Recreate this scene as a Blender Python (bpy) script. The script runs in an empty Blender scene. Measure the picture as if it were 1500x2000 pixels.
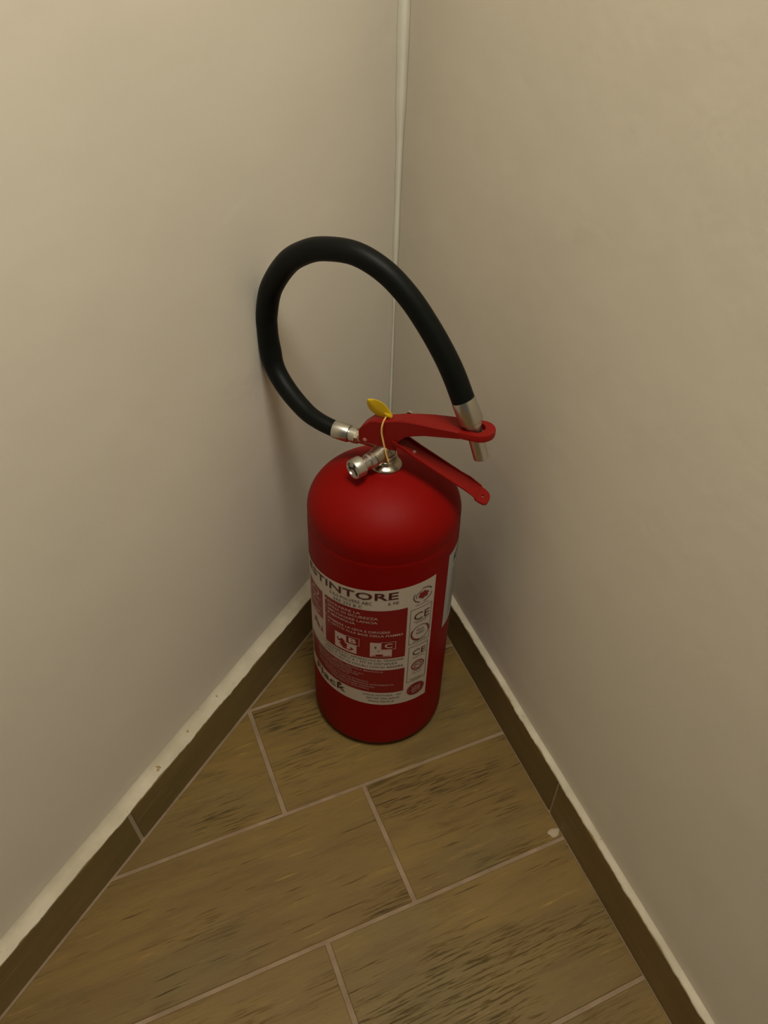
import bpy, bmesh, math, random
from mathutils import Vector, Matrix

S = bpy.context.scene
COL = S.collection
rnd = random.Random(7)

# ------------------------------------------------------------------ camera
CAM_H = 0.827
cam_d = bpy.data.cameras.new('camera')
cam = bpy.data.objects.new('camera', cam_d)
COL.objects.link(cam)
cam_d.sensor_fit = 'VERTICAL'
cam_d.sensor_height = 24.0
cam_d.sensor_width = 18.0
cam_d.lens = 18.0
cam_d.clip_start = 0.02
cam.matrix_world = Matrix(((0.99943237, -0.03368873, 0.0, 0.0),
                           (0.02170182, 0.64382067, -0.7648686, 0.0),
                           (0.02576745, 0.76443444, 0.64418633, CAM_H),
                           (0, 0, 0, 1)))
S.camera = cam

# ------------------------------------------------------------------ world, light, exposure
W = bpy.data.worlds.new('world')
S.world = W
W.use_nodes = True
W.node_tree.nodes['Background'].inputs[0].default_value = (1.0, 0.97, 0.85, 1)
W.node_tree.nodes['Background'].inputs[1].default_value = 0.07

def area(name, loc, target, size, power, col):
    d = bpy.data.lights.new(name, 'AREA')
    d.shape = 'DISK'
    d.size = size
    d.energy = power
    d.color = col
    o = bpy.data.objects.new(name, d)
    COL.objects.link(o)
    o.location = loc
    o.rotation_euler = (Vector(target) - Vector(loc)).to_track_quat('-Z', 'Y').to_euler()
    return o
area('room_lamp', (0.12, 0.04, 1.88), (0.0, 0.6, 0.2), 0.5, 15.3, (1.0, 0.975, 0.86))

S.view_settings.view_transform = 'Standard'
S.view_settings.look = 'None'
S.view_settings.gamma = 1.0
S.view_settings.use_curve_mapping = False
S.view_settings.exposure = 0.0

# ------------------------------------------------------------------ helpers
def obj(name, bm, m, parent=None, smooth=False):
    me = bpy.data.meshes.new(name)
    bmesh.ops.recalc_face_normals(bm, faces=bm.faces)
    bm.to_mesh(me)
    bm.free()
    if m:
        me.materials.append(m)
    if smooth:
        for p in me.polygons:
            p.use_smooth = True
    o = bpy.data.objects.new(name, me)
    COL.objects.link(o)
    if parent:
        o.parent = parent
    return o

def sharp(o, ang=35):
    """smooth shading that keeps hard edges"""
    me = o.data
    bm = bmesh.new(); bm.from_mesh(me)
    for e in bm.edges:
        if len(e.link_faces) == 2:
            e.smooth = e.calc_face_angle(0) < math.radians(ang)
    for f in bm.faces:
        f.smooth = True
    bm.to_mesh(me); bm.free()
    return o

def struct(o):
    o['kind'] = 'structure'
    return o

def lathe(bm, prof, M=Matrix(), n=64, closed=True):
    rows = []
    for r, z in prof:
        if r < 1e-6:
            rows.append([bm.verts.new(M @ Vector((0, 0, z)))])
        else:
            rows.append([bm.verts.new(M @ Vector((r*math.cos(2*math.pi*k/n), r*math.sin(2*math.pi*k/n), z))) for k in range(n)])
    for a, b in zip(rows, rows[1:]):
        for k in range(n):
            k2 = (k+1) % n
            if len(a) == 1 and len(b) == 1:
                continue
            if len(a) == 1:
                bm.faces.new((a[0], b[k], b[k2]))
            elif len(b) == 1:
                bm.faces.new((a[k], a[k2], b[0]))
            else:
                bm.faces.new((a[k], a[k2], b[k2], b[k]))
    return bm

def axis(p, d):
    """matrix placing local z along d at p"""
    d = Vector(d).normalized()
    q = Vector((0, 0, 1)).rotation_difference(d)
    return Matrix.Translation(Vector(p)) @ q.to_matrix().to_4x4()

def spline(pts, per=10):
    """Catmull-Rom through tuples"""
    out = []
    P = [pts[0]] + list(pts) + [pts[-1]]
    for i in range(1, len(P)-2):
        p0, p1, p2, p3 = P[i-1], P[i], P[i+1], P[i+2]
        for k in range(per):
            t = k/per
            out.append(tuple(0.5*((2*b) + (-a+c)*t + (2*a-5*b+4*c-d)*t*t + (-a+3*b-3*c+d)*t**3)
                             for a, b, c, d in zip(p0, p1, p2, p3)))
    out.append(tuple(pts[-1]))
    return out

def tube(bm, pts, radii, n=20, cap=True):
    P = [Vector(p[:3]) for p in pts]
    T = []
    for i in range(len(P)):
        a = P[max(0, i-1)]; b = P[min(len(P)-1, i+1)]
        T.append((b-a).normalized())
    nrm = T[0].orthogonal().normalized()
    rings = []
    for i, p in enumerate(P):
        nrm = (nrm - nrm.dot(T[i])*T[i]).normalized()
        bi = T[i].cross(nrm)
        r = radii[i] if hasattr(radii, '__len__') else radii
        rings.append([bm.verts.new(p + r*(math.cos(2*math.pi*k/n)*nrm + math.sin(2*math.pi*k/n)*bi)) for k in range(n)])
    for a, b in zip(rings, rings[1:]):
        for k in range(n):
            bm.faces.new((a[k], a[(k+1) % n], b[(k+1) % n], b[k]))
    if cap:
        bm.faces.new(rings[0]); bm.faces.new(rings[-1])
    return rings

def prism(bm, poly, z0, z1, bevel=0.0):
    """vertical prism over a CCW polygon; top edge chamfered by bevel"""
    n = len(poly)
    if bevel > 0:
        ins = inset(poly, bevel)
        rows = [[(x, y, z0) for x, y in poly], [(x, y, z1-bevel) for x, y in poly], [(x, y, z1) for x, y in ins]]
    else:
        rows = [[(x, y, z0) for x, y in poly], [(x, y, z1) for x, y in poly]]
    V = [[bm.verts.new(p) for p in r] for r in rows]
    bm.faces.new(V[0][::-1]); bm.faces.new(V[-1])
    for a, b in zip(V, V[1:]):
        for k in range(n):
            bm.faces.new((a[k], a[(k+1) % n], b[(k+1) % n], b[k]))

def inset(poly, d):
    n = len(poly); out = []
    for i in range(n):
        a = Vector(poly[i-1]); b = Vector(poly[i]); c = Vector(poly[(i+1) % n])
        e1 = (b-a).normalized(); e2 = (c-b).normalized()
        n1 = Vector((-e1.y, e1.x)); n2 = Vector((-e2.y, e2.x))
        m = n1+n2
        k = d/max(0.25, (1+n1.dot(n2)))
        out.append(tuple(b+m*k))
    return out

def clip(poly, p, nrm):
    """keep the side where (x-p).nrm >= 0"""
    out = []
    f = lambda q: (q[0]-p[0])*nrm[0]+(q[1]-p[1])*nrm[1]
    for i in range(len(poly)):
        a, b = poly[i], poly[(i+1) % len(poly)]
        fa, fb = f(a), f(b)
        if fa >= 0:
            out.append(a)
        if (fa >= 0) != (fb >= 0):
            t = fa/(fa-fb)
            out.append((a[0]+t*(b[0]-a[0]), a[1]+t*(b[1]-a[1])))
    return out

# ------------------------------------------------------------------ materials
def mat(name, col, rough=0.5, metal=0.0, spec=0.5, coat=0.0):
    m = bpy.data.materials.new(name)
    m.use_nodes = True
    b = m.node_tree.nodes['Principled BSDF']
    b.inputs['Base Color'].default_value = (*col, 1)
    b.inputs['Roughness'].default_value = rough
    b.inputs['Metallic'].default_value = metal
    b.inputs['Specular IOR Level'].default_value = spec
    b.inputs['Coat Weight'].default_value = coat
    return m

def nd(m, t, **kw):
    n = m.node_tree.nodes.new(t)
    for k, v in kw.items():
        setattr(n, k, v)
    return n

def lk(m, a, b):
    m.node_tree.links.new(a, b)

def noise(m, vec, scale, detail=4, rough=0.55):
    n = nd(m, 'ShaderNodeTexNoise')
    n.inputs['Scale'].default_value = scale
    n.inputs['Detail'].default_value = detail
    n.inputs['Roughness'].default_value = rough
    lk(m, vec, n.inputs['Vector'])
    return n.outputs['Fac']

def ramp(m, fac, stops):
    r = nd(m, 'ShaderNodeValToRGB')
    els = r.color_ramp.elements
    while len(els) < len(stops):
        els.new(0.5)
    for e, (p, c) in zip(els, stops):
        e.position = p
        e.color = (*c, 1) if hasattr(c, '__len__') else (c, c, c, 1)
    lk(m, fac, r.inputs[0])
    return r.outputs[0]

def mix(m, fac, a, b, mode='MIX'):
    n = nd(m, 'ShaderNodeMix', data_type='RGBA', blend_type=mode)
    for s, v in ((0, fac), (6, a), (7, b)):
        if hasattr(v, 'is_output') or isinstance(v, bpy.types.NodeSocket):
            lk(m, v, n.inputs[s])
        else:
            n.inputs[s].default_value = v if s == 0 else (*v, 1)
    return n.outputs[2]

def bump(m, height, strength, dist, normal=None):
    b = nd(m, 'ShaderNodeBump')
    b.inputs['Strength'].default_value = strength
    b.inputs['Distance'].default_value = dist
    lk(m, height, b.inputs['Height'])
    if normal:
        lk(m, normal, b.inputs['Normal'])
    return b.outputs[0]

def bsdf(m):
    return m.node_tree.nodes['Principled BSDF']

def wall_material(name, base):
    m = mat(name, base, 0.78, spec=0.25)
    tc = nd(m, 'ShaderNodeTexCoord').outputs['Object']
    big = noise(m, tc, 3.0, 3)
    c = mix(m, ramp(m, big, [(0.3, 0.0), (0.7, 1.0)]), tuple(v*0.965 for v in base), tuple(min(1, v*1.03) for v in base))
    lk(m, c, bsdf(m).inputs['Base Color'])
    fine = noise(m, tc, 160.0, 3)
    mid = noise(m, tc, 14.0, 3)
    n1 = bump(m, mid, 0.25, 0.004)
    n2 = bump(m, fine, 0.22, 0.0006, n1)
    lk(m, n2, bsdf(m).inputs['Normal'])
    return m

M_wall = wall_material('wall_paint', (0.72, 0.658, 0.552))
M_ceil = mat('ceiling_paint', (0.78, 0.74, 0.66), 0.9)

# plaster fillet on top of the skirting: same paint, a little paler, with small brown specks
M_fil = mat('plaster_fillet', (0.74, 0.66, 0.52), 0.85, spec=0.2)
tc = nd(M_fil, 'ShaderNodeTexCoord').outputs['Object']
sp = noise(M_fil, tc, 95.0, 2, 0.5)
fl = noise(M_fil, tc, 26.0, 4)
c = mix(M_fil, ramp(M_fil, fl, [(0.35, 0.0), (0.7, 1.0)]), (0.48, 0.415, 0.30), (0.61, 0.53, 0.40))
c = mix(M_fil, ramp(M_fil, sp, [(0.70, 0.0), (0.735, 1.0)]), c, (0.33, 0.22, 0.10))
lk(M_fil, c, bsdf(M_fil).inputs['Base Color'])
lk(M_fil, bump(M_fil, noise(M_fil, tc, 120, 4), 0.5, 0.0012), bsdf(M_fil).inputs['Normal'])

M_grout = mat('grout', (0.27, 0.185, 0.115), 0.9, spec=0.2)
tc = nd(M_grout, 'ShaderNodeTexCoord').outputs['Object']
gc = mix(M_grout, ramp(M_grout, noise(M_grout, tc, 30, 4), [(0.3, 0.0), (0.7, 1.0)]), (0.215, 0.145, 0.085), (0.32, 0.225, 0.145))
lk(M_grout, gc, bsdf(M_grout).inputs['Base Color'])
lk(M_grout, bump(M_grout, noise(M_grout, tc, 400, 3), 0.4, 0.0006), bsdf(M_grout).inputs['Normal'])

GRAIN = math.radians(24.5)
def wood_tile_material(name, ang, light, mid, dark, crack=1.0, use_bump=True):
    """wood-look porcelain: grain runs along direction ang in the floor plane"""
    m = mat(name, mid, 0.55, spec=0.35)
    tc = nd(m, 'ShaderNodeTexCoord').outputs['Object']
    info = nd(m, 'ShaderNodeObjectInfo').outputs['Random']
    rot = nd(m, 'ShaderNodeVectorRotate', rotation_type='Z_AXIS')
    lk(m, tc, rot.inputs['Vector'])
    rot.inputs['Angle'].default_value = -ang
    off = nd(m, 'ShaderNodeVectorMath', operation='MULTIPLY_ADD')
    comb = nd(m, 'ShaderNodeCombineXYZ')
    for i in range(3):
        lk(m, info, comb.inputs[i])
    lk(m, comb.outputs[0], off.inputs[0])
    off.inputs[1].default_value = (7.3, 5.1, 9.7)
    lk(m, rot.outputs[0], off.inputs[2])
    v = off.outputs[0]
    def scaled(sx, sy, sz=1.0):
        s = nd(m, 'ShaderNodeVectorMath', operation='MULTIPLY')
        s.inputs[1].default_value = (sx, sy, sz)
        lk(m, v, s.inputs[0])
        return s.outputs[0]
    broad = noise(m, scaled(5, 16, 16), 1.0, 5, 0.6)
    streak = noise(m, scaled(12, 95, 95), 1.0, 6, 0.68)
    patch = noise(m, scaled(7, 13, 13), 1.0, 2, 0.5)
    cr = noise(m, scaled(26, 430, 430), 1.0, 4, 0.66)
    cr2 = noise(m, scaled(12, 330, 330), 1.0, 4, 0.6)
    li = noise(m, scaled(15, 300, 300, ), 1.0, 3, 0.6)
    col = mix(m, ramp(m, broad, [(0.33, 0.0), (0.68, 1.0)]), mid, light)
    green = noise(m, scaled(4, 7, 7), 1.0, 2, 0.5)
    col = mix(m, ramp(m, green, [(0.50, 0.0), (0.66, 0.5)]), col, (0.135, 0.100, 0.036))
    col = mix(m, ramp(m, streak, [(0.36, 0.4), (0.50, 0.0)]), col, dark)
    col = mix(m, ramp(m, streak, [(0.60, 0.0), (0.70, 0.5)]), col, tuple(c*1.22 for c in light))
    pm = ramp(m, patch, [(0.50, 0.0), (0.64, 1.0)])
    cm = ramp(m, cr, [(0.36, 1.0), (0.46, 0.0)])
    cm2 = ramp(m, cr2, [(0.28, 1.0), (0.34, 0.0)])
    col = mix(m, ramp(m, li, [(0.66, 0.0), (0.72, 0.55)]), col, tuple(c*1.75 for c in light))
    mul = nd(m, 'ShaderNodeMath', operation='MULTIPLY'); lk(m, pm, mul.inputs[0]); lk(m, cm, mul.inputs[1])
    mul2 = nd(m, 'ShaderNodeMath', operation='MAXIMUM'); lk(m, mul.outputs[0], mul2.inputs[0]); lk(m, cm2, mul2.inputs[1])
    mul3 = nd(m, 'ShaderNodeMath', operation='MULTIPLY'); lk(m, mul2.outputs[0], mul3.inputs[0]); mul3.inputs[1].default_value = 0.75*crack
    col = mix(m, mul3.outputs[0], col, tuple(c*0.38 for c in dark))
    lk(m, col, bsdf(m).inputs['Base Color'])
    if use_bump:
        inv = nd(m, 'ShaderNodeMath', operation='SUBTRACT'); inv.inputs[0].default_value = 1.0
        lk(m, mul2.outputs[0], inv.inputs[1])
        n1 = bump(m, inv.outputs[0], 0.6*crack, 0.0012)
        n2 = bump(m, streak, 0.35, 0.0012, n1)
        lk(m, n2, bsdf(m).inputs['Normal'])
    return m

M_tile = wood_tile_material('wood_look_tile', GRAIN, (0.205, 0.125, 0.030), (0.160, 0.094, 0.024), (0.105, 0.060, 0.016))

# ------------------------------------------------------------------ room shell
CORNER = Vector((0.0045, 0.962))
WL_DIR = Vector((-0.4965, -1.0)).normalized()     # from the corner outwards, left wall
WR_DIR = Vector((0.407, -1.0)).normalized()       # right wall
WL_OUT = Vector((-WL_DIR.y, WL_DIR.x)) * -1       # away from the room
if WL_OUT.x > 0: WL_OUT = -WL_OUT
WR_OUT = Vector((-WR_DIR.y, WR_DIR.x))
if WR_OUT.x < 0: WR_OUT = -WR_OUT
LEN = 2.2
HT = 2.7

def wall_slab(name, d, out, other_out):
    bm = bmesh.new()
    a = CORNER; b = CORNER + d*LEN
    # far end reaches behind the corner so the slabs close the room
    poly = [tuple(a), tuple(b), tuple(b+out*0.08), tuple(a+out*0.08)]
    ar = sum(poly[i-1][0]*poly[i][1]-poly[i][0]*poly[i-1][1] for i in range(4))
    if ar < 0: poly = poly[::-1]
    prism(bm, poly, 0, HT)
    return struct(obj(name, bm, M_wall))
wall_slab('wall_left', WL_DIR, WL_OUT, WR_OUT)
wall_slab('wall_right', WR_DIR, WR_OUT, WL_OUT)

# plastered corner: a narrow, slightly uneven cove that catches the light
bm = bmesh.new()
rows = []
NZ = 120
for i in range(NZ+1):
    z = 0.05 + (HT-0.05)*i/NZ if i > 60 else 0.05 + 0.9*i/60
    if i > 60: z = 0.95 + (HT-0.95)*(i-60)/60
    w = 0.0050 + 0.0095*min(1.0, max(0.0, (z-0.25)/0.5)) + 0.0016*math.sin(z*9.1+1) + 0.0012*math.sin(z*31) + 0.0006*math.sin(z*83)
    pa = CORNER + WL_DIR*w*1.15 - WL_OUT*0.0004
    pb = CORNER + WR_DIR*w*0.95 - WR_OUT*0.0004
    ctr = CORNER + (WL_DIR+WR_DIR).normalized()*0.0
    row = []
    for k in range(7):
        t = k/6
        q = (1-t)**2*pa + 2*t*(1-t)*ctr + t*t*pb
        row.append(bm.verts.new((q.x, q.y, z)))
    row.append(bm.verts.new((CORNER.x, CORNER.y+0.0005, z)))
    rows.append(row)
for a, b in zip(rows, rows[1:]):
    for k in range(len(a)):
        bm.faces.new((a[k], a[(k+1) % len(a)], b[(k+1) % len(a)], b[k]))
bm.faces.new(rows[0]); bm.faces.new(rows[-1])
M_cove = wall_material('corner_caulk', (0.70, 0.655, 0.545))
struct(sharp(obj('trim_1', bm, M_cove), 80))

# ceiling
apex = CORNER; pl = CORNER + WL_DIR*LEN; pr = CORNER + WR_DIR*LEN
bm = bmesh.new()
prism(bm, [tuple(pl), tuple(pr), tuple(apex)], HT, HT+0.06)
struct(obj('ceiling', bm, M_ceil))

# floor: recessed grout bed, and every tile a piece of its own
bm = bmesh.new()
prism(bm, [tuple(pl), tuple(pr), tuple(apex)], -0.03, -0.0009)
floor = struct(obj('floor', bm, M_grout))

FL0, FL1 = Vector((-0.3209, 0.2754)), Vector((-0.1249, 0.6631))     # face of left skirting on the floor
FR0, FR1 = Vector((0.2856, 0.2526)), Vector((0.0945, 0.7189))       # face of right skirting
dl = (FL1-FL0).normalized(); nl = Vector((dl.y, -dl.x))             # into the room
dr = (FR1-FR0).normalized(); nr = Vector((-dr.y, dr.x))
gu = Vector((math.cos(GRAIN), math.sin(GRAIN))); gv = Vector((-gu.y, gu.x))
rowsv = [(-0.615, -0.462), (-0.462, -0.309), (-0.309, -0.156), (-0.156, -0.003), (-0.003, 0.150), (0.150, 0.3005), (0.3005, 0.4455), (0.4455, 0.596), (0.596, 0.745), (0.745, 0.895), (0.895, 1.05)]
joint = [0.09, 0.185, 0.28, 0.0, 0.19, 0.090, 0.188, 0.0925, 0.24, 0.05, 0.3]
TL = 0.60
G = 0.0021
for (v0, v1), j in zip(rowsv, joint):
    for k in range(-3, 3):
        u0, u1 = j + k*TL, j + (k+1)*TL
        gj = 0.0026
        q = [gu*(u0+gj)+gv*(v0+G), gu*(u1-gj)+gv*(v0+G), gu*(u1-gj)+gv*(v1-G), gu*(u0+gj)+gv*(v1-G)]
        poly = [tuple(p) for p in q]
        poly = clip(poly, FL0+nl*0.0026, nl)
        poly = clip(poly, FR0+nr*0.0009, nr) if len(poly) > 2 else poly
        poly = clip(poly, (0, -0.42), (0, 1)) if len(poly) > 2 else poly
        # drop duplicate points
        pp = []
        for p in poly:
            if not pp or (Vector(p)-Vector(pp[-1])).length > 0.0015:
                pp.append(p)
        if len(pp) > 2 and (Vector(pp[0])-Vector(pp[-1])).length <= 0.0015:
            pp.pop()
        if len(pp) < 3:
            continue
        ar = 0.5*sum(pp[i-1][0]*pp[i][1]-pp[i][0]*pp[i-1][1] for i in range(len(pp)))
        if ar < 3e-4:
            continue
        bm = bmesh.new()
        prism(bm, pp, -0.008, 0.0, 0.0007)
        obj('tile', bm, M_tile, floor)

# blob of dried plaster on the floor by the right skirting
bm = bmesh.new()
bmesh.ops.create_icosphere(bm, subdivisions=3, radius=1.0)
for v in bm.verts:
    a = math.atan2(v.co.y, v.co.x)
    k = 1 + 0.12*math.sin(3*a+0.6) + 0.06*math.sin(5*a)
    x, y = v.co.x*k*0.0072, v.co.y*k*0.0052
    v.co = Vector((x, y, max(0, v.co.z)*0.0016 - 0.0002))
blob_p = gu*0.3643 + gv*0.3095
for v in bm.verts:
    v.co = Vector((blob_p.x + v.co.x*gu.x - v.co.y*gu.y, blob_p.y + v.co.x*gu.y + v.co.y*gu.x, v.co.z))
b = obj('plaster_blob', bm, mat('dried_plaster', (0.42, 0.32, 0.21), 0.85), floor, True)

# ------------------------------------------------------------------ skirting
M_grout2 = mat('skirting_grout', (0.42, 0.33, 0.215), 0.9, spec=0.2)
SK_H = 0.0625
def skirting(name, F0, d, nrm, wdir, joints, slant, cove, m, seed, jw):
    """F0: a face point, d: direction towards the corner, nrm: into the room"""
    r2 = random.Random(seed)
    def hit(face_pt):
        # where the face line at this station meets the wall plane going away from the room
        out = WL_OUT if name == 'baseboard_left' else WR_OUT
        t = (CORNER-face_pt).dot(out)/((-nrm).dot(out))
        return face_pt - nrm*t
    # intersection of both face lines = inner corner of the skirtings
    root = bpy.data.objects.new(name, None); COL.objects.link(root)
    struct(root)
    t_end = joints[-1]
    # backing bed, slightly behind the tiles
    bm = bmesh.new()
    a = F0 + d*joints[0]; b = F0 + d*t_end
    ai = a - nrm*0.0012; bi = b - nrm*0.0012
    ao, bo = hit(a), hit(b)
    poly = [tuple(ai), tuple(bi), tuple(bo), tuple(ao)]
    ar = sum(poly[i-1][0]*poly[i][1]-poly[i][0]*poly[i-1][1] for i in range(4))
    if ar < 0: poly = poly[::-1]
    prism(bm, poly, -0.0009, SK_H-0.002)
    obj('grout_bed', bm, M_grout2, root)
    for t0, t1 in zip(joints, joints[1:]):
        bm = bmesh.new()
        a0, a1 = t0+jw, t1-jw
        if t1 == t_end: a1 = t1
        sl = slant
        def P(t, depth, z, end):
            s = sl*z*(1)
            p = F0 + d*(t+s) - nrm*depth
            return bm.verts.new((p.x, p.y, z))
        th = 0.0075
        V = []
        for t in (a0, a1):
            V.append([P(t, 0, 0.0, 0), P(t, 0, SK_H-0.0008, 0), P(t, 0.0008, SK_H, 0), P(t, th, SK_H, 0), P(t, th, 0, 0)])
        bm.faces.new(V[0]); bm.faces.new(V[1])
        for k in range(5):
            bm.faces.new((V[0][k], V[0][(k+1) % 5], V[1][(k+1) % 5], V[1][k]))
        obj('tile', bm, m, root)
    # plaster fillet lying on top, wavy front edge
    bm = bmesh.new()
    N = 420
    rows = []
    for i in range(N+1):
        t = joints[0] + (t_end-joints[0])*i/N
        p = F0 + d*t
        o = hit(p)
        wv = 0.0004*math.sin(t*61+seed) + 0.0003*math.sin(t*173) + 0.00035*r2.uniform(-1, 1)
        dep = (o-p).length
        e = p - nrm*(0.0004+wv)
        z0 = SK_H-0.0008 + 0.0004*math.sin(t*37)
        cs = [(0.0, -0.0008), (0.0, 0.0012), (0.10, 0.0020), (0.45, 0.0024), (0.8, 0.0026+cove*0.25), (0.985, 0.003+cove)]
        row = []
        for f, z in cs:
            q = e + (o-e)*f
            row.append(bm.verts.new((q.x, q.y, z0+z)))
        q = e + (o-e)*0.985
        row.append(bm.verts.new((q.x, q.y, z0-0.001)))
        rows.append(row)
    for a, b in zip(rows, rows[1:]):
        for k in range(len(a)):
            bm.faces.new((a[k], a[(k+1) % len(a)], b[(k+1) % len(a)], b[k]))
    bm.faces.new(rows[0]); bm.faces.new(rows[-1])
    f = sharp(obj('plaster_fillet', bm, M_fil, root), 50)
    f['label'] = 'cream plaster strip along the top of the skirting'
    return root

def tpar(F0, d, p):
    return (Vector(p)-F0).dot(d)
# corner of the face lines
A = Matrix(((dl.x, -dr.x), (dl.y, -dr.y)))
sol = A.inverted() @ (FR0-FL0)
FC_L, FC_R = sol[0], sol[1]
M_skl = wood_tile_material('skirting_tile_left', math.atan2(dl.y, dl.x), (0.235, 0.165, 0.060), (0.195, 0.132, 0.046), (0.15, 0.10, 0.035), 0.12)
M_skr = wood_tile_material('skirting_tile_right', math.atan2(dr.y, dr.x), (0.22, 0.150, 0.055), (0.185, 0.122, 0.044), (0.14, 0.09, 0.034), 0.12)
jl = tpar(FL0, dl, (-0.2525, 0.4086))
jr = tpar(FR0, dr, (0.2047, 0.4591))
skirting('baseboard_left', FL0, dl, nl, WL_DIR, [jl-1.2, jl-0.6, jl, FC_L], -0.08, 0.006, M_skl, 3, 0.0027)
skirting('baseboard_right', FR0, dr, nr, WR_DIR, [jr-1.2, jr-0.6, jr, FC_R], 0.0, 0.0008, M_skr, 5, 0.0019)

# ------------------------------------------------------------------ fire extinguisher
R = 0.08
DY = 0.613
ext = bpy.data.objects.new('fire_extinguisher', None); COL.objects.link(ext)
ext.location = (0, DY, 0)
ext['label'] = 'red dry powder fire extinguisher with black hose standing in the corner'
ext['category'] = 'fire extinguisher'

M_red = mat('red_enamel', (0.36, 0.006, 0.004), 0.52, spec=0.10, coat=0.0)
bsdf(M_red).inputs['Coat Roughness'].default_value = 0.10
tc = nd(M_red, 'ShaderNodeTexCoord').outputs['Object']
rc = mix(M_red, ramp(M_red, noise(M_red, tc, 9, 3), [(0.3, 0.0), (0.7, 1.0)]), (0.205, 0.0018, 0.0008), (0.24, 0.0025, 0.0012))
lk(M_red, rc, bsdf(M_red).inputs['Base Color'])
lk(M_red, bump(M_red, noise(M_red, tc, 26, 2), 0.10, 0.002), bsdf(M_red).inputs['Normal'])
M_red2 = mat('red_lever_paint', (0.21, 0.005, 0.003), 0.45, spec=0.2)
M_black = mat('black_rubber', (0.004, 0.005, 0.004), 0.48, spec=0.14)
tc = nd(M_black, 'ShaderNodeTexCoord').outputs['Object']
lk(M_black, bump(M_black, noise(M_black, tc, 700, 3), 0.25, 0.0004), bsdf(M_black).inputs['Normal'])
M_chrome = mat('brushed_aluminium', (0.60, 0.58, 0.52), 0.30, 1.0)
tc = nd(M_chrome, 'ShaderNodeTexCoord').outputs['Object']
lk(M_chrome, bump(M_chrome, noise(M_chrome, tc, 260, 3), 0.12, 0.0005), bsdf(M_chrome).inputs['Normal'])
M_nickel = mat('nickel_brass', (0.50, 0.44, 0.33), 0.30, 1.0)
tc = nd(M_nickel, 'ShaderNodeTexCoord').outputs['Object']
lk(M_nickel, bump(M_nickel, noise(M_nickel, tc, 220, 3), 0.3, 0.0008), bsdf(M_nickel).inputs['Normal'])
M_dark = mat('dark_gap', (0.02, 0.018, 0.015), 0.7)
M_yel = mat('yellow_seal_plastic', (0.62, 0.40, 0.006), 0.45, spec=0.4)
M_cord = mat('yellow_wire', (0.72, 0.42, 0.10), 0.5)

# cylinder
prof = [(0.0, 0.0035), (0.052, 0.0035), (0.056, 0.0005), (0.0635, 0.0)]
rb = 0.0155
for i in range(1, 11):
    t = math.pi/2*i/10
    prof.append((R-rb+rb*math.sin(t), rb-rb*math.cos(t)))
for z in (0.05, 0.10, 0.16, 0.22, 0.28, 0.305, 0.3085):
    prof.append((R, z))
prof += [(R-0.0004, 0.3095), (R-0.0003, 0.3105)]
zc, b_ = 0.3215, 0.0515
prof.append((R-0.0003, zc))
for i in range(1, 29):
    t = math.pi/2*i/28
    rr = (R-0.0003)*math.cos(t)
    if rr < 0.0178: break
    prof.append((rr, zc+b_*math.sin(t)))
prof += [(0.0170, 0.3712), (0.0158, 0.3722), (0.0152, 0.3728), (0.0, 0.3728)]
bm = bmesh.new()
lathe(bm, prof, n=144)
cyl = sharp(obj('cylinder', bm, M_red, ext), 50)

# head frame: u along the levers, w backwards, z up
HA = math.radians(-22)
U = Vector((math.cos(HA), math.sin(HA), 0)); Wv = Vector((-U.y, U.x, 0)); Z = Vector((0, 0, 1))
HM = Matrix(((U.x, Wv.x, 0, 0), (U.y, Wv.y, 0, 0), (0, 0, 1, 0), (0, 0, 0, 1)))
def H(s, y, z):
    return U*s + Wv*y + Z*z

# neck flange (cap ring)
bm = bmesh.new()
lathe(bm, [(0, 0.3715), (0.0140, 0.3715), (0.0162, 0.3722), (0.0166, 0.3733), (0.0162, 0.3745), (0.0150, 0.3757),
           (0.0125, 0.3772), (0.0112, 0.3778), (0.0110, 0.3795), (0.0100, 0.3806), (0, 0.3806)], n=72)
sharp(obj('neck_flange', bm, M_nickel, ext), 40)

# valve body: boss, block, outlet neck
bm = bmesh.new()
lathe(bm, [(0, 0.378), (0.0105, 0.378), (0.0098, 0.384), (0.0085, 0.389), (0.0060, 0.393), (0.0058, 0.412), (0, 0.412)], n=40)
tube(bm, [H(0.004, 0, 0.3975), H(-0.012, 0, 0.3975), H(-0.024, 0, 0.3974), H(-0.0335, 0, 0.3975)], [0.0058, 0.0066, 0.0066, 0.0066], 28)
tube(bm, [H(-0.0285, 0, 0.3975), H(-0.0350, 0, 0.3976)], 0.0079, 6)
# saddle that links the boss with the side plug
tube(bm, [H(0.0, -0.002, 0.390), H(-0.004, -0.010, 0.389), H(-0.006, -0.018, 0.388)], [0.0095, 0.0090, 0.0080], 28)
v = obj('valve_body', bm, M_nickel, ext)
sharp(v, 40)
# raised casting ridges on the boss
bm = bmesh.new()
for zz, r0 in ((0.3825, 0.0112), (0.3868, 0.0104)):
    ring = [(r0*math.cos(a), r0*math.sin(a)-0.0012, zz) for a in [2*math.pi*k/40 for k in range(41)]]
    tube(bm, ring, 0.0007, 8, cap=False)
sharp(obj('ridge', bm, M_nickel, v), 60)

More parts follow.
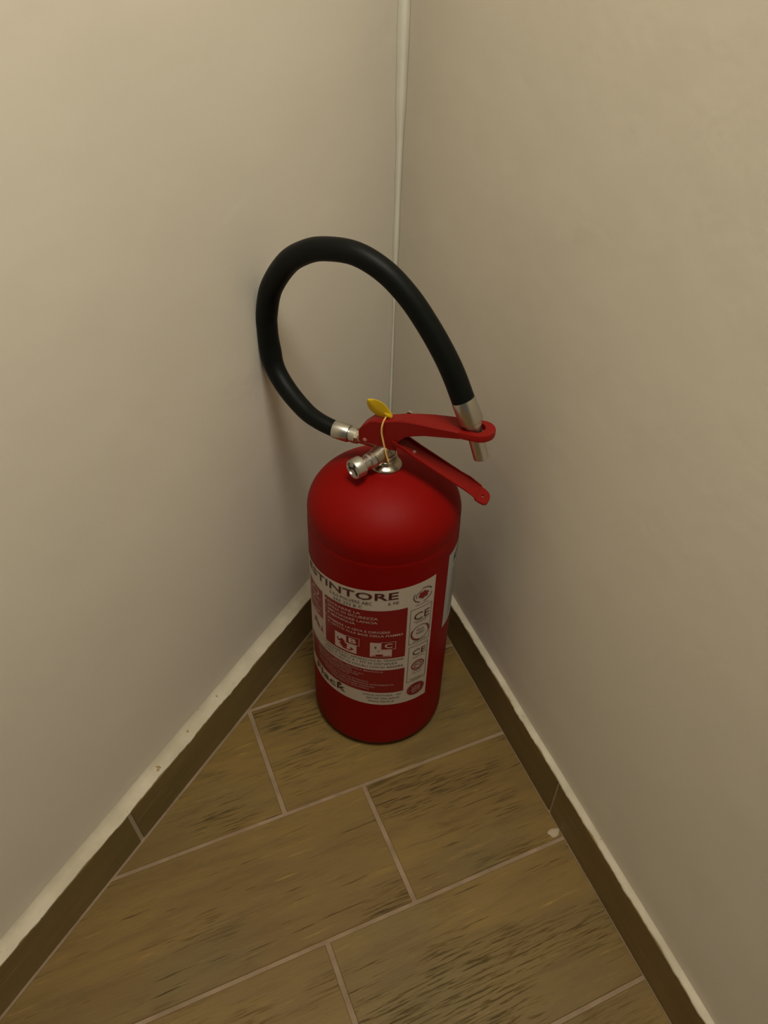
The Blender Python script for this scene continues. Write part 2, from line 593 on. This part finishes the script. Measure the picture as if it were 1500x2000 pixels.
# side plug with round slotted face, points to the front left
pd = (H(-0.50, -1.0, -0.04)).normalized()
p0 = H(-0.006, -0.014, 0.3870)
bm = bmesh.new()
lathe(bm, [(0, 0), (0.0082, 0.0), (0.0082, 0.008), (0.0070, 0.0095), (0.0070, 0.0155), (0.0096, 0.0165), (0.0101, 0.0172),
           (0.0101, 0.0262), (0.0096, 0.0272), (0.0078, 0.0274), (0.0074, 0.0258), (0, 0.0256)], axis(p0, pd), 40)
plug = sharp(obj('side_plug', bm, M_chrome, ext), 35)
MX = axis(p0, pd)
bm = bmesh.new()
for k in range(3):
    a = k*2*math.pi/3 + 0.5
    M2 = MX @ Matrix.Rotation(a, 4, 'Z')
    v8 = []
    for x, y in ((0.0006, -0.0008), (0.0072, -0.0013), (0.0072, 0.0013), (0.0006, 0.0008)):
        v8.append((M2 @ Vector((x, y, 0.0254)), M2 @ Vector((x, y, 0.0262))))
    lo = [bm.verts.new(a_) for a_, _ in v8]; hi = [bm.verts.new(b_2) for _, b_2 in v8]
    bm.faces.new(lo); bm.faces.new(hi)
    for i in range(4):
        bm.faces.new((lo[i], lo[(i+1) % 4], hi[(i+1) % 4], hi[i]))
sp_ = obj('slot', bm, M_dark, plug)

# squeeze lever: U channel widening into a ring that holds the nozzle
def channel(bm, stations, t=0.0016, up=False):
    rows = []
    for s, w, zt, zb in stations:
        if not up:
            sec = [(-w, zb), (-w, zt-0.0012), (-w+0.0012, zt), (w-0.0012, zt), (w, zt-0.0012), (w, zb), (w-t, zb), (w-t, zt-t), (-w+t, zt-t), (-w+t, zb)]
        else:
            sec = [(-w, zt), (-w, zb+0.0010), (-w+0.0010, zb), (w-0.0010, zb), (w, zb+0.0010), (w, zt), (w-t, zt), (w-t, zb+t), (-w+t, zb+t), (-w+t, zt)]
        rows.append([bm.verts.new(H(s, y, z)) for y, z in sec])
    n = len(rows[0])
    for a, b in zip(rows, rows[1:]):
        for k in range(n):
            bm.faces.new((a[k], a[(k+1) % n], b[(k+1) % n], b[k]))
    bm.faces.new(rows[0]); bm.faces.new(rows[-1])

bm = bmesh.new()
st = [(-0.0262, 0.0076, 0.4110, 0.3990), (-0.0235, 0.0076, 0.4150, 0.3972), (-0.0185, 0.0075, 0.4200, 0.3978), (-0.0140, 0.0074, 0.4243, 0.3985),
      (-0.0050, 0.0073, 0.4262, 0.3975), (0.0050, 0.0072, 0.4290, 0.3970), (0.0130, 0.0074, 0.4318, 0.3975), (0.0150, 0.0076, 0.4324, 0.4090),
      (0.0220, 0.0082, 0.4340, 0.4165), (0.0300, 0.0092, 0.4355, 0.4205), (0.0420, 0.0108, 0.4372, 0.4255), (0.0560, 0.0120, 0.4387, 0.4290),
      (0.0680, 0.0126, 0.4400, 0.4318), (0.0760, 0.0130, 0.4405, 0.4335)]
channel(bm, st)
lever = sharp(obj('squeeze_lever', bm, M_red2, ext), 35)
# ring end with a flange
bm = bmesh.new()
cs, zr, Ro, Ri = 0.0905, 0.4415, 0.0136, 0.0088
def ring_z(s): return 0.4405 + (s-0.076)*0.07
out_pts = []
K = 40
for k in range(K+1):
    a = -math.pi/2 + math.pi*k/K
    out_pts.append((cs + Ro*math.cos(a), Ro*math.sin(a)))
out_pts = [(0.0745, -0.0129)] + out_pts + [(0.0745, 0.0129)]
in_pts = []
hc = 0.0865
n = len(out_pts)
for p in out_pts:
    a = math.atan2(p[1], p[0]-hc)
    in_pts.append((hc + Ri*math.cos(a), Ri*math.sin(a)))
# densify the straight end so the hole closes
for k in range(1, 8):
    y = 0.0129 - 0.0258*k/8
    out_pts.append((0.0745, y)); a = math.atan2(y, 0.0745-hc); in_pts.append((hc+Ri*math.cos(a), Ri*math.sin(a)))
n = len(out_pts)
ot = [bm.verts.new(H(s, y, ring_z(s))) for s, y in out_pts]
om = [bm.verts.new(H(s+(0.0006 if s > 0.08 else 0), y*1.04, ring_z(s)-0.0012)) for s, y in out_pts]
ob = [bm.verts.new(H(s+(0.0006 if s > 0.08 else 0), y*1.04, ring_z(s)-0.0062)) for s, y in out_pts]
it = [bm.verts.new(H(s, y, ring_z(s))) for s, y in in_pts]
ib = [bm.verts.new(H(s, y, ring_z(s)-0.0062)) for s, y in in_pts]
for k in range(n):
    k2 = (k+1) % n
    bm.faces.new((ot[k], ot[k2], it[k2], it[k]))
    bm.faces.new((ot[k], om[k], om[k2], ot[k2]))
    bm.faces.new((om[k], ob[k], ob[k2], om[k2]))
    bm.faces.new((it[k], it[k2], ib[k2], ib[k]))
    bm.faces.new((ob[k], ib[k], ib[k2], ob[k2]))
ringo = sharp(obj('nozzle_ring', bm, M_red2, lever), 40)
# rivets
def rivet(parent, p, d, r, m, l=0.0012):
    bm = bmesh.new()
    lathe(bm, [(0, -0.001), (r, -0.001), (r, l*0.4), (r*0.7, l*0.85), (0, l)], axis(p, d), 20)
    return sharp(obj('rivet', bm, m, parent), 50)
M_pink = mat('worn_rivet', (0.42, 0.16, 0.13), 0.4, 0.4)
rivet(lever, H(-0.0195, -0.0076, 0.4010), -Wv, 0.0022, M_pink)

# carrying handle: shallow channel open upwards, drooping to the right
bm = bmesh.new()
st = [(0.0100, 0.0095, 0.4095, 0.4045), (0.0200, 0.0100, 0.4056, 0.4010), (0.0330, 0.0104, 0.3992, 0.3950), (0.0480, 0.0104, 0.3928, 0.3892),
      (0.0620, 0.0104, 0.3868, 0.3838), (0.0760, 0.0104, 0.3808, 0.3786), (0.0850, 0.0106, 0.3778, 0.3752), (0.0910, 0.0106, 0.3742, 0.3722),
      (0.0970, 0.0106, 0.3708, 0.3688)]
channel(bm, st, 0.0014, up=True)
handle = sharp(obj('carrying_handle', bm, M_red2, ext), 35)
# rounded tip plate with a small hole
bm = bmesh.new()
tp = [(0.0960, -0.0106), (0.1010, -0.0106), (0.1045, -0.0096), (0.1070, -0.0070), (0.1078, -0.0035), (0.1078, 0.0035), (0.1070, 0.0070), (0.1045, 0.0096), (0.1010, 0.0106), (0.0960, 0.0106), (0.0960, 0.0)]
def tz(s): return 0.3692 - (s-0.0960)*0.50
hs = 0.1015
def ins_(p):
    a = math.atan2(p[1], p[0]-hs); return (hs+0.0017*math.cos(a), 0.0017*math.sin(a))
top = [bm.verts.new(H(s, y, tz(s)+0.0007)) for s, y in tp]
bot = [bm.verts.new(H(s, y, tz(s)-0.0011)) for s, y in tp]
ti = [bm.verts.new(H(*ins_(p), tz(ins_(p)[0])+0.0007)) for p in tp]
bi_ = [bm.verts.new(H(*ins_(p), tz(ins_(p)[0])-0.0011)) for p in tp]
for k in range(len(tp)):
    k2 = (k+1) % len(tp)
    bm.faces.new((top[k], top[k2], ti[k2], ti[k])); bm.faces.new((bot[k], bot[k2], bi_[k2], bi_[k]))
    bm.faces.new((top[k], bot[k], bot[k2], top[k2])); bm.faces.new((ti[k], ti[k2], bi_[k2], bi_[k]))
obj('handle_tip', bm, M_red2, handle)
rivet(handle, H(0.0300, -0.002, 0.3985), Z, 0.0019, M_pink)

# safety pin across the lever head, only its rounded end shows behind the lever
bm = bmesh.new()
tube(bm, [H(0.0185, -0.0040, 0.4262), H(0.0185, 0.0135, 0.4262)], 0.0014, 14)
lathe(bm, [(0, -0.001), (0.0034, -0.001), (0.0040, 0.0008), (0.0034, 0.0028), (0, 0.0034)], axis(H(0.0185, 0.0115, 0.4290), Wv), 20)
sharp(obj('safety_pin', bm, M_chrome, ext), 50)

# hose: centre line in the lever plane, pushed back until it touches the left wall
hp = [(-0.0545, 0.3982, 0), (-0.0723, 0.4027, 0.002), (-0.0880, 0.4112, 0.008), (-0.1066, 0.4301, 0.018), (-0.1188, 0.4504, 0.025), (-0.1237, 0.4713, 0.028),
      (-0.1243, 0.4916, 0.028), (-0.1236, 0.5065, 0.028), (-0.1169, 0.5328, 0.025), (-0.0994, 0.5588, 0.018), (-0.0812, 0.5720, 0.011), (-0.0622, 0.5785, 0.006),
      (-0.0337, 0.5796, 0.001), (-0.0073, 0.5697, 0), (0.0151, 0.5522, 0), (0.0340, 0.5304, 0), (0.0503, 0.5075, 0), (0.0619, 0.4877, 0), (0.0722, 0.4660, 0)]
CL = Vector((0, -DY, CAM_H))           # camera seen from the extinguisher's origin
pts = []
for s, z, off in hp:
    p = H(s, 0, z)
    q = p - CL
    k = 1 + off/(q.dot(Wv))            # slide away along the line of sight so the outline stays
    pts.append(tuple(CL + q*k))
rad = [0.0083, 0.0086, 0.0092, 0.0098, 0.0101, 0.0104, 0.0104, 0.0107, 0.0108, 0.0108, 0.0105, 0.0102, 0.0100, 0.0100, 0.0100, 0.0101, 0.0103, 0.0105, 0.0106]
sm = spline([(*p, r) for p, r in zip(pts, rad)], 8)
bm = bmesh.new()
tube(bm, [s[:3] for s in sm], [s[3] for s in sm], 32)
# the rubber is pinched a little on the inside of the left bend
kk = Vector(pts[5]) + (Vector((0, 0, 0)) )
for v_ in bm.verts:
    dv = v_.co - (kk + H(0.0105, 0, 0))
    g = math.exp(-(dv.length/0.012)**2)
    v_.co += U*0.0018*g
hose = sharp(obj('hose', bm, M_black, ext), 60)

# hose ferrule at the valve
e0, e1 = Vector(pts[0]), Vector(pts[1])
fd = (H(-0.0345, 0, 0.3976) - e0).normalized()
fl_len = (H(-0.0345, 0, 0.3976) - e0).length
bm = bmesh.new()
lathe(bm, [(0.0072, -0.0015), (0.0088, -0.0015), (0.0090, 0.0), (0.0090, fl_len-0.0058), (0.0085, fl_len-0.0048), (0.0066, fl_len-0.0045),
           (0.0066, fl_len-0.0035), (0.0080, fl_len-0.003), (0.0080, fl_len+0.003), (0.0, fl_len+0.003)], axis(e0, fd), 48)
o = sharp(obj('ferrule', bm, M_chrome, hose), 35)
# ferrule and nozzle tube at the free end
f0 = Vector(pts[-1]); fe = H(0.0822, 0, 0.4462); ne = H(0.0953, 0, 0.4100)
d1 = (fe-f0).normalized(); L1 = (fe-f0).length
bm = bmesh.new()
lathe(bm, [(0.0085, -0.001), (0.0110, -0.001), (0.0112, 0.0), (0.0112, L1-0.0010), (0.0106, L1), (0.0074, L1)], axis(f0, d1), 48)
sharp(obj('ferrule', bm, M_chrome, hose), 35)
d2 = (ne-fe).normalized(); L2 = (ne-fe).length
bm = bmesh.new()
lathe(bm, [(0.0, -0.003), (0.0083, -0.003), (0.0083, 0.004), (0.0072, 0.005), (0.0072, L2-0.0006), (0.0067, L2), (0.0058, L2), (0.0056, L2-0.012), (0, L2-0.012)], axis(fe, d2), 48)
sharp(obj('nozzle', bm, M_chrome, hose), 35)

# yellow seal: small leaf-shaped tag on a twisted wire
bm = bmesh.new()
cord = spline([H(0.0000, 0.0005, 0.4300), H(-0.0005, -0.0060, 0.4278), H(-0.0012, -0.0090, 0.4225), H(-0.0010, -0.0098, 0.4150), H(0.0012, -0.0103, 0.4060), H(0.0045, -0.0118, 0.3960), H(0.0080, -0.0125, 0.3865)], 14)
for ph in (0, math.pi):
    tw = []
    L = 0; prev = Vector(cord[0])
    for p in cord:
        p = Vector(p); L += (p-prev).length; prev = p
        a = L*2*math.pi/0.0032 + ph
        tw.append(p + (U*math.cos(a) + Wv*math.sin(a))*0.00052)
    tube(bm, tw, 0.00056, 8)
seal = None
bm2 = bmesh.new()
# tag outline in (a along, b across): stem at origin, leaf leaning left and up
tagM = HM.copy()
A_ = (H(-0.84, -0.10, 0.54)).normalized(); B_ = Wv.cross(A_).normalized() * -1
root_p = H(0.0020, 0.0000, 0.4305)
outl = [(-0.0022, 0.0018), (0.0035, 0.0042), (0.008, 0.0062), (0.0140, 0.0068), (0.0195, 0.0056), (0.0235, 0.0030), (0.0252, 0.0004),
        (0.0225, -0.0026), (0.0175, -0.0048), (0.012, -0.0056), (0.007, -0.0048), (0.0025, -0.0034), (-0.0022, -0.0018)]
outl = spline(outl, 3)
def tagp(a, b, c):
    curl = 0.004*math.sin(a/0.025*2.4) * (b/0.006)
    return root_p + A_*a + B_*b*1.45 + Wv*(c + curl*0.35) 
mid = [bm2.verts.new(tagp(a, b*0.45, 0.0013)) for a, b in outl]
edge = [bm2.verts.new(tagp(a, b, 0.0002)) for a, b in outl]
edge2 = [bm2.verts.new(tagp(a, b, -0.0006)) for a, b in outl]
mid2 = [bm2.verts.new(tagp(a, b*0.45, -0.0016)) for a, b in outl]
nO = len(outl)
for r1, r2 in ((mid, edge), (edge, edge2), (edge2, mid2)):
    for k in range(nO):
        bm2.faces.new((r1[k], r1[(k+1) % nO], r2[(k+1) % nO], r2[k]))
bm2.faces.new(mid); bm2.faces.new(mid2)
# knot under the tag
tube(bm2, [root_p + A_*-0.0030, root_p + A_*0.001, root_p + A_*0.005], [0.0016, 0.0030, 0.0022], 12)
seal = sharp(obj('seal_tag', bm2, M_yel, ext), 60)
sharp(obj('cord', bm, M_cord, seal), 60)

# ------------------------------------------------------------------ labels (printed sheets wrapped round the cylinder)
M_lab = mat('label_paper', (0.50, 0.42, 0.34), 0.38, spec=0.4)
M_lred = mat('label_red_ink', (0.20, 0.004, 0.006), 0.38, spec=0.4)
M_ldk = mat('label_dark_red_ink', (0.060, 0.006, 0.008), 0.45)
M_lgr = mat('label_grey_ink', (0.075, 0.055, 0.050), 0.5)
M_lwt = mat('label_white_ink', (0.50, 0.36, 0.31), 0.45)
M_side = mat('side_label_paper', (0.40, 0.39, 0.37), 0.35)

def zmap(th, z):
    f = (z-0.0885)/0.187
    return z + th*(0.00012*f - 0.00007*(1-f))

def wrap(th, z, off):
    a = math.radians(th)
    r = R + off
    return Vector((r*math.sin(a), -r*math.cos(a), zmap(th, z)))

class Sheet:
    def __init__(self): self.bm = bmesh.new()
    def rect(self, t0, t1, z0, z1, off):
        n = max(1, int(abs(t1-t0)/2)+1)
        rows = []
        for i in range(n+1):
            t = t0+(t1-t0)*i/n
            rows.append((self.bm.verts.new(wrap(t, z0, off)), self.bm.verts.new(wrap(t, z1, off))))
        for a, b in zip(rows, rows[1:]):
            self.bm.faces.new((a[0], b[0], b[1], a[1]))
    def frame(self, t0, t1, z0, z1, w, off):
        wt = math.degrees(w/R)
        self.rect(t0, t1, z1-w, z1, off); self.rect(t0, t1, z0, z0+w, off)
        self.rect(t0, t0+wt, z0, z1, off); self.rect(t1-wt, t1, z0, z1, off)
    def poly(self, pts, off):
        self.bm.faces.new([self.bm.verts.new(wrap(t, z, off)) for t, z in pts])
    def ring(self, tc_, zc_, rt, rz, w, off, n=36, a0=0, a1=360):
        """elliptic ring, rt in degrees, rz in metres, w the fraction of the radius that is inked"""
        rows = []
        for k in range(n+1):
            a = math.radians(a0+(a1-a0)*k/n)
            rows.append((self.bm.verts.new(wrap(tc_+rt*math.cos(a), zc_+rz*math.sin(a), off)),
                         self.bm.verts.new(wrap(tc_+rt*(1-w)*math.cos(a), zc_+rz*(1-w)*math.sin(a), off))))
        for a, b in zip(rows, rows[1:]):
            self.bm.faces.new((a[0], b[0], b[1], a[1]))
    def text(self, s, t0, t1, z0, z1, off, bold=0.0):
        """fit the string into the box"""
        cu = bpy.data.curves.new('t', 'FONT')
        cu.body = s; cu.resolution_u = 2; cu.offset = bold
        o = bpy.data.objects.new('t', cu)
        me = o.to_mesh()
        xs = [v.co.x for v in me.vertices]; ys = [v.co.y for v in me.vertices]
        x0, x1, y0, y1 = min(xs), max(xs), min(ys), max(ys)
        vs = [self.bm.verts.new(wrap(t0+(t1-t0)*(v.co.x-x0)/(x1-x0), z0+(z1-z0)*(v.co.y-y0)/(y1-y0), off)) for v in me.vertices]
        for p in me.polygons:
            try: self.bm.faces.new([vs[i] for i in p.vertices])
            except ValueError: pass
        o.to_mesh_clear()
        bpy.data.objects.remove(o); bpy.data.curves.remove(cu)
    def done(self, name, m, parent):
        # faces look outwards
        me = bpy.data.meshes.new(name)
        for f in self.bm.faces:
            c = f.calc_center_median(); f.normal_update()
            if f.normal.dot(Vector((c.x, c.y, 0))) < 0:
                f.normal_flip()
        self.bm.to_mesh(me); self.bm.free()
        me.materials.append(m)
        o = bpy.data.objects.new(name, me); COL.objects.link(o); o.parent = parent
        return o

def S_DONE(s, name, m):
    o = s.done(name, m, front); o['kind'] = 'stuff'; return o
O1, O2, O3, O4 = 0.00025, 0.00045, 0.00065, 0.00085
sh = Sheet(); sh.rect(-97, 43.2, 0.0885, 0.2755, O1)
front = sh.done('front_label', M_lab, ext)
front['label'] = 'white and red instruction label wrapped round the front'
# red panels
s = Sheet()
s.rect(-47.5, 20.2, 0.1710, 0.2462, O2)
s.done('red_panel', M_lred, front); s = Sheet()
s.rect(-74, 20.8, 0.1110, 0.1512, O2)
s.done('red_panel', M_lred, front); s = Sheet()
s.rect(-74, -50.5, 0.2010, 0.2462, O2)
s.done('red_panel', M_lred, front)
# dark lettering
s = Sheet()
s.text('ESTINTORE', -72, 12.6, 0.2618, 0.2722, O3, 0.014)
S_DONE(s, 'title_lettering', M_ldk)
s = Sheet()
s.text('Flack', -64, -27.5, 0.0960, 0.1075, O3, 0.01)
s.poly([(-36, 0.1065), (-33.0, 0.1105), (-31.0, 0.1065), (-33.3, 0.1040)], O3)
S_DONE(s, 'maker_logo', M_ldk)
for a in ((25.8, 39.5, 0.2225, 0.2330), (26.8, 38.8, 0.1665, 0.1755)):
    s = Sheet(); s.text('CE', *a, O3); S_DONE(s, 'conformity_mark', M_ldk)
s = Sheet()
s.text('6 KG POLVERE ABC', -41.5, -6.5, 0.2548, 0.2590, O3)
s.text('34A 233 B C', -38, -13.8, 0.2485, 0.2525, O3)
s.text('6 PE', 5.2, 13.0, 0.2545, 0.2585, O3)
s.text('UTILIZZABILE SU APPARECCHI IN TENSIONE', -50, 19.3, 0.1660, 0.1692, O3)
s.text('FINO A 1000 V A 1 MT DI DISTANZA', -47, 14.5, 0.1607, 0.1640, O3)
s.text('DOPO L\'USO IN LOCALI CHIUSI AREARE', -50, 19.3, 0.1550, 0.1584, O3)
s.text('VIALE MONZA, 187', -12.6, 19.6, 0.1047, 0.1078, O3)
s.text('20125 MILANO', -9.5, 17.8, 0.0992, 0.1023, O3)
s.text('www.flack.it', -8.0, 13.5, 0.0938, 0.0970, O3)
# frames of the approval column and grey rings
s.frame(22.6, 41.2, 0.1868, 0.2400, 0.0005, O3)
s.frame(23.2, 40.6, 0.1230, 0.1822, 0.0005, O3)
s.ring(32.3, 0.2572, 8.3, 0.0098, 0.10, O3, 40, 20, 100)
s.ring(32.3, 0.2572, 8.3, 0.0098, 0.10, O3, 40, 150, 250)
s.ring(32.3, 0.2572, 8.3, 0.0098, 0.10, O3, 40, 275, 350)
s.ring(32.3, 0.2572, 6.2, 0.0072, 0.10, O3, 30, 100, 200)
for i, (z, w) in enumerate(((0.2445, 11), (0.2205, 13), (0.2180, 9), (0.1895, 12), (0.1630, 11), (0.1395, 8), (0.1360, 9), (0.1270, 13), (0.1250, 10))):
    s.rect(32-w/2, 32+w/2, z, z+0.0005, O3)
s.text('ISO', 29.0, 35.2, 0.2045, 0.2080, O3)
s.text('9001', 28.6, 35.8, 0.1995, 0.2030, O3)
s.ring(32.2, 0.2020, 7.9, 0.0112, 0.07, O3)
# pictogram details
s.poly([(-35.0, 0.1900), (-34.0, 0.1915), (-33.2, 0.1890), (-34.2, 0.1870)], O4)
s.poly([(-4.0, 0.1900), (-2.2, 0.1920), (-2.6, 0.1865)], O4)
s.poly([(0.6, 0.1895), (2.4, 0.1925), (2.8, 0.1875)], O4)
s.poly([(-2.0, 0.1838), (0.0, 0.1846), (0.4, 0.1832)], O4)
for a in range(5):
    s.rect(-64+a*0.6, -60+a*0.6, 0.1905-a*0.0022, 0.1913-a*0.0022, O4)
S_DONE(s, 'small_lettering', M_lgr)
# white lettering on the red panels, white squares
s = Sheet()
rows = [('1', -47, -45.4, 0.2395, 0.2425), ('ESTRARRE LA', -44.0, -15.0, 0.2385, 0.2420), ('SPINA DI SICUREZZA', -44.0, -1.8, 0.2327, 0.2363),
        ('2', -47, -45.4, 0.2285, 0.2315), ('IMPUGNARE LANCIA', -44.0, -2.0, 0.2265, 0.2300), ('E MANIGLIA', -44.0, -19.0, 0.2208, 0.2243),
        ('3', -47, -45.4, 0.2155, 0.2185), ('PREMERE LA LEVA E DIRIGERE', -44.0, 7.6, 0.2118, 0.2152), ('IL GETTO ALLA BASE DELLA FIAMMA', -44.0, 18.0, 0.2062, 0.2096)]
for t, a, b, z0, z1 in rows:
    s.text(t, a, b, z0, z1, O3, 0.008)
s.rect(-37.0, -17.8, 0.1735, 0.1985, O3)
s.rect(-7.2, 9.6, 0.1738, 0.1970, O3)
s.text('DISPOSITIVO SENZA VALVOLA MANUALE', -60, 3.4, 0.1472, 0.1494, O3, 0.004)
s.text('GAS AUSILIARIO AZOTO', -58, -22, 0.1440, 0.1462, O3)
s.text('TEMPERATURE LIMITI DI UTILIZZAZIONE -20 +60 C', -60, -12, 0.1405, 0.1427, O3)
s.text('AGENTE ESTINGUENTE KG 6 POLVERE', -60, -16, 0.1370, 0.1392, O3)
s.text('VERIFICARE PERIODICAMENTE', -58, -24, 0.1335, 0.1357, O3)
s.text('RICARICARE DOPO L\'USO ANCHE SE PARZIALE', -60, -8, 0.1282, 0.1304, O3)
s.text('MANUTENZIONE A CURA DI PERSONALE AUTORIZZATO', -58, 12.2, 0.1238, 0.1262, O3, 0.004)
s.text('UTILIZZARE SOLO RICAMBI ORIGINALI', -50, -3.0, 0.1196, 0.1218, O3)
s.text('CONFORMI AL PROTOTIPO', -42, -7.5, 0.1155, 0.1177, O3)
# action pictograms on the far left: squares with figures
s.rect(-72, -52.5, 0.2150, 0.2160, O3); s.rect(-72, -52.5, 0.2300, 0.2308, O3)
s.ring(-61, 0.2380, 6, 0.0055, 0.25, O3); s.ring(-60, 0.2232, 6, 0.0052, 0.25, O3, 24, 30, 300)
s.poly([(-66, 0.2030), (-58, 0.2110), (-54, 0.2090), (-60, 0.2030)], O3)
s.rect(-72, -49.5, 0.1745, 0.1985, O2)
S_DONE(s, 'white_lettering', M_lwt)
# red ink over the white squares
s = Sheet()
s.rect(-26.6, -15.6, 0.1880, 0.2000, O4); s.rect(1.2, 12.2, 0.1865, 0.1985, O4)
s.poly([(-34.5, 0.1860), (-30.0, 0.1920), (-27.5, 0.1880), (-29.0, 0.1850)], O4)
s.poly([(-33.0, 0.1830), (-28.5, 0.1870), (-20.0, 0.1800), (-23.0, 0.1765), (-29.0, 0.1765)], O4)
s.poly([(-3.2, 0.1780), (1.0, 0.1785), (3.4, 0.1780), (2.0, 0.1758), (-2.2, 0.1758)], O4)
s.rect(-5.5, 9.0, 0.1748, 0.1758, O4)
s.poly([(-66, 0.1800), (-63, 0.1925), (-60, 0.1870), (-57, 0.1850), (-55, 0.1790), (-59, 0.1800), (-61, 0.1840)], O4)
s.poly([(-54, 0.1780), (-52.5, 0.1880), (-51, 0.1780)], O4)
S_DONE(s, 'pictogram_ink', M_lred); s = Sheet()
# red rosette, seals
for k in range(6):
    a = k*math.pi/3+0.3
    c_t, c_z = 32.6+3.0*math.cos(a), 0.2572+0.0034*math.sin(a)
    s.ring(c_t, c_z, 1.7, 0.0019, 0.98, O3, 10)
s.ring(32.6, 0.2572, 1.8, 0.0020, 0.98, O3, 12)
S_DONE(s, 'rosette_emblem', M_lred); s = Sheet()
s.ring(32.2, 0.2020, 8.4, 0.0119, 0.17, O3, 24, 150, 265)
s.ring(32.2, 0.2020, 8.4, 0.0119, 0.17, O3, 24, -10, 50)
S_DONE(s, 'oval_emblem', M_lred); s = Sheet()
s.ring(32.5, 0.1487, 6.0, 0.0078, 0.17, O3)
s.ring(32.5, 0.1487, 3.9, 0.0050, 0.16, O3)
s.text('IMQ', 30.0, 35.0, 0.1465, 0.1510, O3)
S_DONE(s, 'oval_emblem', M_lred); s = Sheet()
s.ring(32.3, 0.1075, 8.4, 0.0104, 0.13, O3)
s.ring(32.3, 0.1075, 7.0, 0.0088, 0.98, O3)
S_DONE(s, 'round_emblem', M_lred)
s = Sheet()
s.text('B', -24.2, -18.0, 0.1902, 0.1978, 0.00105, 0.03)
s.text('C', 3.8, 9.8, 0.1888, 0.1962, 0.00105, 0.03)
s.frame(-26.8, -15.4, 0.1878, 0.2002, 0.0006, 0.00105)
s.frame(1.0, 12.4, 0.1863, 0.1987, 0.0006, 0.00105)
s.text('UNI', 28.6, 36.0, 0.1088, 0.1130, 0.00105)
s.rect(27.5, 37.0, 0.1066, 0.1076, 0.00105)
s.text('EN 3', 28.8, 35.8, 0.1016, 0.1052, 0.00105)
S_DONE(s, 'box_lettering', M_lwt)

# second label, round the right side
s = Sheet(); s.rect(58.3, 118, 0.1800, 0.2835, O1)
side = s.done('side_label', M_side, ext)
side['label'] = 'greyish white second label round the right side'
s = Sheet()
s.text('ATTENZIONE', 66.5, 116, 0.2640, 0.2760, O2, 0.03)
for i in range(9):
    s.rect(66, 110-3*(i % 3), 0.2540-i*0.0075, 0.2550-i*0.0075, O2)
o = s.done('small_lettering', mat('black_ink', (0.015, 0.014, 0.013), 0.5), side); o['kind'] = 'stuff'
